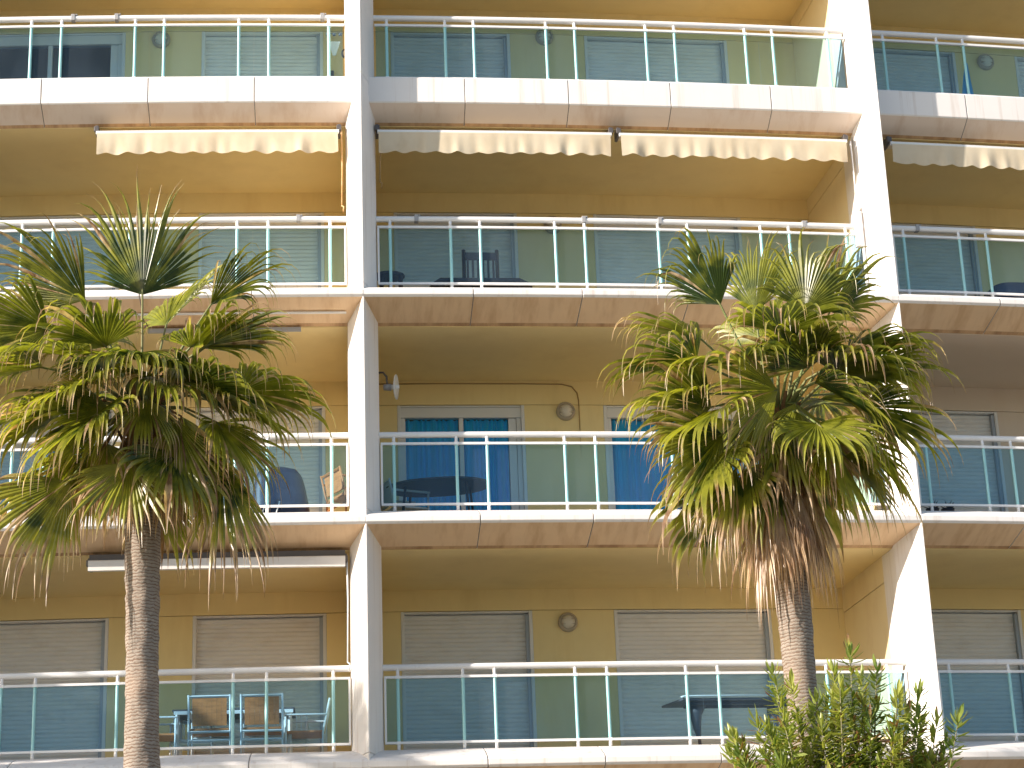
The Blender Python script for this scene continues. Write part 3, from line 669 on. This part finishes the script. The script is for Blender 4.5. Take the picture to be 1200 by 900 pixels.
# local frame of a palm: x along facade, y towards the building, z up; specs are metres from the crown's heart
def palm(label, s_base, s_heart, z_heart, specs, n_rand, seed, rtrunk, beard, dead, top_el=42):
    rnd = random.Random(seed); base = W(s_base, -4.5, 0); heart = W(s_heart, -4.5, z_heart)
    t = thing('fan_palm', label, 'palm tree', base, 0, 'tall fan palms in front of the balconies')
    make_trunk(t, base - Vector((0, 0, .1)), heart - Vector((0, 0, .15)), rtrunk, seed=seed)
    # fibrous boot mass below the crown
    bm = MB()
    for i in range(70):
        a = rnd.uniform(0, 6.283); z = rnd.uniform(-.75, .05); rd = .13 + .02 * rnd.random(); p0 = heart + Vector((math.cos(a) * rd, math.sin(a) * rd, z)) - Vector(t.location)
        out = Vector((math.cos(a), math.sin(a), 0)); ln = rnd.uniform(.12, .26); wv_ = Vector((-math.sin(a), math.cos(a), 0)) * rnd.uniform(.02, .035)
        tip = p0 + out * ln * .45 + Vector((0, 0, ln)); b2 = p0 - out * .03
        bm.add([p0 - wv_, p0 + wv_, tip + wv_ * .5, tip - wv_ * .5, b2 - wv_, b2 + wv_, tip - out * .02 + wv_ * .4, tip - out * .02 - wv_ * .4], [(0, 1, 2, 3), (4, 7, 6, 5), (0, 3, 7, 4), (1, 5, 6, 2), (3, 2, 6, 7)])
    bm.build('leaf_boots', M['fibre'], t, kind='stuff')
    def mk(px, py, pz, ax, ay, az, Lb, kw):
        px *= 1.12; pz = pz * 1.06 + .05
        hast = heart + Vector((px, py, pz)); axis = Vector((ax, ay, az)).normalized()
        out = Vector((px, py, pz)); 
        nv = kw.pop('nv', None)
        if nv is None:
            nv = Vector((0, 0, 1)) if abs(axis.z) < .9 else Vector((-out.x, -out.y, .2))
            nv = (nv - axis * nv.dot(axis)).normalized()
            nv = (nv + Vector((rnd.uniform(-.25, .25), rnd.uniform(-.25, .25), 0))).normalized()
        else: nv = Vector(nv)
        make_frond(t, heart + Vector((px, py, 0)).normalized() * .08, hast, axis, nv, Lb, rnd, **kw)
    for sp in specs:
        px, py, pz, ax, ay, az, Lb = sp[:7]; mk(px, py, pz, ax, ay, az, Lb, dict(sp[7]) if len(sp) > 7 else {})
    for i in range(n_rand):
        az_ = i * 2.39996 + rnd.uniform(-.3, .3) + seed; v = i / n_rand
        el = R_(top_el - (50 + top_el) * v + rnd.uniform(-8, 8))
        dirv = Vector((math.cos(az_) * math.cos(el), math.sin(az_) * math.cos(el), math.sin(el)))
        ls = rnd.uniform(.6, .85); hv = dirv * ls; hv.z -= .12 * math.cos(el)
        ax = (dirv + Vector((0, 0, -.45 * math.cos(el)))).normalized()
        mk(hv.x, hv.y, hv.z, ax.x, ax.y, ax.z, rnd.uniform(.62, .82), dict(droop=rnd.uniform(.9, 1.5), age=max(0, (v - .5)) * .35 * rnd.random(), spread=rnd.uniform(80, 105)))
    for i in range(dead):      # dying leaves hanging down close to the trunk
        a = i * 2.39996 + seed * .7; e = rnd.uniform(.3, .55)
        hv = Vector((math.cos(a) * e, math.sin(a) * e, -.62 + .75 * rnd.random()))
        mk(hv.x, hv.y, hv.z, math.cos(a) * .35, math.sin(a) * .35, -1, rnd.uniform(.5, .72), dict(droop=1.3, age=rnd.choice((.0, .08, .2, .45)), spread=rnd.uniform(45, 75), nseg=28))
    for (bx, by, bz, ln, wd) in beard:
        for q_ in range(3):
            hv = Vector((bx + rnd.uniform(-.05, .05), by + rnd.uniform(-.06, .06), bz + rnd.uniform(-.08, .08)))
            mk(hv.x, hv.y, hv.z, rnd.uniform(-.22, .22), rnd.uniform(-.2, .1), -1, ln * rnd.uniform(.7, 1.1), dict(droop=1.4, age=rnd.uniform(.9, 1.3), spread=wd, nseg=18, seg_w=.9, cone=.1))
    return t

# specs: hastula offset (x,y,z), blade axis (x,y,z), blade length, options
LP = [
 (-.02, -.15, .98, .0, -.10, 1, .86, dict(spread=68, droop=.35, cone=.45, nv=(0, 1, .1), nseg=38)),
 (-.50, -.10, .95, -.85, -.15, .62, .86, dict(spread=60, droop=.45, nv=(.5, .6, .75))),
 (-.78, -.25, .62, -.95, -.1, .18, .85, dict(spread=75, droop=1.0, nv=(.1, .5, 1))),
 (.55, -.10, .90, .75, -.1, .70, .75, dict(spread=50, droop=1.7, nv=(-.5, .3, .8))),
 (.50, -.2, .45, .85, -.3, .35, .78, dict(spread=62, droop=1.2, nv=(-.2, .3, 1))),
 (.52, -.35, .42, .95, -.2, .22, .72, dict(spread=24, droop=.5, nseg=14, nv=(0, .8, .6))),
 (.80, -.1, .08, .9, -.1, -.12, .80, dict(spread=85, droop=1.0)),
 (.42, -.45, .0, .75, -.45, -.05, .75, dict(spread=88, droop=1.1, nv=(0, .5, 1))),
 (-.05, -.55, -.70, -.28, -.35, -.95, .66, dict(spread=78, droop=.45, age=.05, nv=(.0, 1, -.25), nseg=36)),
 (-.22, -.55, -.22, -.85, -.35, -.42, .72, dict(spread=62, droop=.6, age=.12, nv=(-.2, .9, .35))),
 (-.55, -.35, -.80, -.62, -.2, -.78, .88, dict(spread=60, droop=.9, age=.18, nv=(-.1, 1, .2))),
 (.28, -.40, -.28, .12, -.2, -1, .80, dict(spread=55, droop=.5, age=.0, nv=(0, 1, 0))),
 (.66, -.25, -.62, .12, -.1, -1, 1.0, dict(spread=38, droop=.9, age=.25, nv=(0, 1, 0))),
 (.62, -.35, -.28, .5, -.3, -.7, .80, dict(spread=75, droop=1.0, age=.1)),
 (-.82, -.2, .28, -.95, -.2, -.02, .80, dict(spread=80, droop=.9)),
 (-.55, -.45, .30, -.8, -.5, .05, .80, dict(spread=85, droop=1.0)),
 (-.85, -.15, -.1, -.95, -.2, -.25, .75, dict(spread=80, droop=1.0, age=.08)),
 (-.1, -.6, .25, .0, -.8, -.2, .72, dict(spread=90, droop=1.1, nv=(0, .5, 1))),
 (-.38, -.55, .02, -.45, -.7, -.3, .72, dict(spread=90, droop=1.0)),
 (.15, .3, .85, .3, .3, .8, .75, dict(spread=75, droop=.9)),
 (-.35, .3, .7, -.5, .3, .6, .75, dict(spread=80, droop=.9)),
 (.15, -.5, .1, .3, -.7, -.35, .70, dict(spread=88, droop=1.2)),
 (-.80, -.1, -.62, -.7, -.1, -.75, .72, dict(spread=50, droop=1.0, age=.3)),
 (.40, -.3, -.50, .15, -.2, -1, .72, dict(spread=55, droop=.9, age=.12)),
 (.30, -.3, .25, .5, -.5, -.5, .70, dict(spread=80, droop=1.5, age=.2)),
 (-.30, -.3, .35, -.4, -.5, -.6, .66, dict(spread=75, droop=1.5, age=.15)),
]
RP = [
 (-.45, -.2, .98, -.55, -.15, .80, .74, dict(spread=55, droop=1.0, nv=(.5, .7, .4))),
 (-.10, .05, 1.0, .1, 0, 1, .70, dict(spread=48, droop=.8, nv=(.4, .8, .1))),
 (.30, -.15, .95, .20, -.1, 1, .66, dict(spread=72, droop=1.0, nv=(.1, 1, .1))),
 (.55, .0, .98, .55, 0, .75, .68, dict(spread=60, droop=1.0, nv=(-.2, .9, .3))),
 (-.62, -.1, .68, -.9, -.1, .35, .78, dict(spread=70, droop=1.0)),
 (-.70, -.25, .42, -.95, -.2, .10, .78, dict(spread=75, droop=1.0)),
 (.0, -.45, .62, .05, -.7, .15, .78, dict(spread=92, droop=1.4, nv=(0, .5, 1))),
 (.62, -.2, .50, .9, -.2, .25, .82, dict(spread=85, droop=1.1)),
 (.80, .0, .42, .95, .1, .15, .80, dict(spread=80, droop=1.0)),
 (-.62, -.35, -.05, -.95, -.2, .10, .74, dict(spread=70, droop=.7, age=.06, nv=(0, .8, .6))),
 (-.10, -.62, .02, -.80, -.35, -.35, .76, dict(spread=72, droop=.55, age=.12, nv=(-.2, .9, .35), nseg=38)),
 (-.55, -.40, -.32, -.85, -.2, -.45, .74, dict(spread=72, droop=.6, age=.10, nv=(0, .95, .25), nseg=36)),
 (.20, -.55, .25, -.35, -.6, .35, .66, dict(spread=85, droop=.9, nv=(.2, .9, .4))),
 (.25, -.5, .12, .75, -.5, -.45, .84, dict(spread=65, droop=.8)),
 (.75, -.1, .02, .9, -.1, -.35, .80, dict(spread=80, droop=1.0, age=.03)),
 (.62, -.25, -.30, .6, -.2, -.75, .80, dict(spread=70, droop=.9, age=.08)),
 (-.45, -.35, -.62, -.25, -.1, -1, .86, dict(spread=34, droop=.9, age=.28, nseg=22, nv=(0, 1, 0))),
 (-.15, -.3, -.55, -.35, -.1, -1, .72, dict(spread=38, droop=.8, age=.06, nseg=24)),
 (.35, -.35, -.35, .25, -.2, -1, .85, dict(spread=60, droop=.8, age=.05)),
 (.05, .35, .8, .1, .4, .8, .75, dict(spread=80, droop=1.0)),
 (.65, .35, .3, .8, .3, .2, .78, dict(spread=85, droop=1.0)),
 (.42, -.45, .30, .6, -.6, .0, .76, dict(spread=88, droop=1.2)),
 (-.35, -.5, .30, -.55, -.6, .0, .76, dict(spread=88, droop=1.2)),
]
def rL(v):
    z = v * 7.4; r0 = .158 + .012 * math.sin(z * 1.9 + 1.0) - .010 * max(0, z - 6.2)
    return r0 + (.05 * math.exp(-z * 1.5))
def rR(v):
    z = v * 7.6; r0 = .150 + .010 * math.sin(z * 2.3) ; return r0 + .05 * math.exp(-z * 1.5)
HL = EYE + 6.26; HR = EYE + 6.14
palmL = palm('left fan palm with bare ringed trunk and one upright frond', -1.88, -2.02, HL, LP, 16, 3, rL, [(-.15, -.25, -.75, .45, 40), (.2, -.25, -.78, .4, 40), (.3, -.2, -.45, .5, 30)], 13, 58)
palmR = palm('right fan palm with brown skirt of dead fronds behind the oleander', 3.74, 3.66, HR, RP, 13, 11, rR, [(-.16, -.2, -.62, 1.0, 22), (.0, -.25, -.72, .95, 24), (.14, -.2, -.62, .9, 20), (-.1, -.28, -.9, .75, 26), (.05, .1, -.6, .95, 24), (.2, 0, -.85, .7, 20), (-.2, -.15, -.8, .85, 22), (.1, -.3, -.9, .7, 22), (.18, -.2, -.75, .9, 20)], 13)

# ------------------------------------------------------------------ oleander
def make_bush():
    rnd = random.Random(21); base = W(3.75, -5.5, 0); t = thing('oleander_bush', 'leafy green oleander in the lower right corner in front of the right palm trunk', 'bush', base)
    tips = []
    # (s, height above eye) of leading shoots
    for s, z in [(3.14, 3.42), (3.22, 3.30), (3.35, 3.38), (3.52, 3.22), (3.80, 3.62), (3.74, 3.50), (3.98, 3.44), (4.06, 3.48), (4.24, 3.22), (4.34, 3.25), (4.12, 3.20), (4.50, 3.02), (4.40, 3.02), (4.62, 3.00),
                 (2.88, 2.92), (2.98, 3.02), (3.08, 2.96), (3.18, 2.99), (2.85, 2.80), (3.30, 3.00), (3.42, 3.10), (3.62, 3.20), (3.66, 3.30), (3.88, 3.22), (4.02, 3.15), (4.20, 3.05), (4.30, 2.88), (4.56, 2.82), (3.5, 2.95), (3.7, 3.0), (3.9, 3.0), (4.6, 2.66), (2.9, 2.66), (3.2, 2.8), (3.05, 2.75), (3.45, 2.75), (3.8, 2.82), (4.05, 2.9), (4.4, 2.75), (3.6, 2.7), (4.2, 2.7)]:
        tips.append((s, -5.5 + rnd.uniform(-.35, .25), z + EYE))
    for i in range(38):
        s = rnd.uniform(2.82, 4.62); tips.append((s, -5.5 + rnd.uniform(-.4, .25), EYE + rnd.uniform(2.45, 2.95 + .35 * math.exp(-((s - 3.85) / .5) ** 2))))
    for i, (s, d, z) in enumerate(tips):
        tip = W(s, d, z) - base; root = Vector((rnd.uniform(-.25, .25), rnd.uniform(-.2, .2), 0))
        mid = root.lerp(tip, .55) + Vector((-(tip.x) * .22, rnd.uniform(-.1, .1), .2)); pts = []
        for j in range(13):
            u = j / 12; pts.append(root * (1 - u) ** 2 + mid * 2 * u * (1 - u) + tip * u * u)
        br = MB(); br.tube(pts, [.016 - .012 * j / 12 for j in range(13)], 5); bo = br.build('branch', M['twig'], t)
        V = []; Fc = []; al = []; ag = []; total = sum((pts[j + 1] - pts[j]).length for j in range(12)); dist = 0; nl = 0
        red = 1 if s > 4.45 and rnd.random() < .12 else 0
        while dist < min(1.35, total * .6):
            u = 1 - dist / total; x = u * 12; j = min(11, int(x)); p = pts[j].lerp(pts[j + 1], x - j); tg = (pts[j + 1] - pts[j]).normalized()
            a0 = rnd.uniform(0, 6.28)
            for w_ in range(3):
                if rnd.random() < .12 + dist * .25: continue
                a = a0 + w_ * 2.094 + rnd.uniform(-.3, .3); e1 = tg.orthogonal().normalized(); e2 = tg.cross(e1)
                outv = e1 * math.cos(a) + e2 * math.sin(a); open_ = min(1.15, .40 + dist * 4.5) * rnd.uniform(.7, 1.25)
                dr = (tg * (1.1 - open_ * .8) + outv * open_ + Vector((0, 0, .05))).normalized(); ln = rnd.uniform(.11, .175); wd = rnd.uniform(.012, .018)
                lt = dr.cross(outv + tg * .01).normalized(); nn = lt.cross(dr).normalized(); o = len(V)
                bend = -.25 * nn * 1 + Vector((0, 0, -.18))
                for v, ww in ((0, .25), (.28, .9), (.6, 1), (.85, .55), (1, .03)):
                    c = p + dr * ln * v + bend * ln * v * v * .6; V += [c - lt * wd * ww + nn * wd * .35 * ww, c, c + lt * wd * ww + nn * wd * .35 * ww]
                    al += [v * .35] * 3; ag += [(.9 if red else (rnd.random() ** 5) * .9)] * 3 if v == 0 else [ag[-1]] * 3
                for q_ in range(4): b_ = o + q_ * 3; Fc += [(b_, b_ + 1, b_ + 4, b_ + 3), (b_ + 1, b_ + 2, b_ + 5, b_ + 4)]
            dist += rnd.uniform(.023, .036)
        me = bpy.data.meshes.new('leaves'); me.from_pydata([tuple(v) for v in V], [], Fc); me.materials.append(M['oleander']); me.update(); set_attrs(me, al, ag)
        lo = bpy.data.objects.new('leaves', me); COL.objects.link(lo); lo.parent = bo; lo['kind'] = 'stuff'
make_bush()
# a third palm just outside the frame on the left: its shadow falls on the lowest slab and pillar
pb = W(-11.3, -4.5, 0); p3 = dup(palmL, pb, R_(140), 'fan palm standing left of the other two')
p3.location.z = 1.25

# parts of the building were modelled in world space: hang them on its base without moving them
off = Vector(B.location)
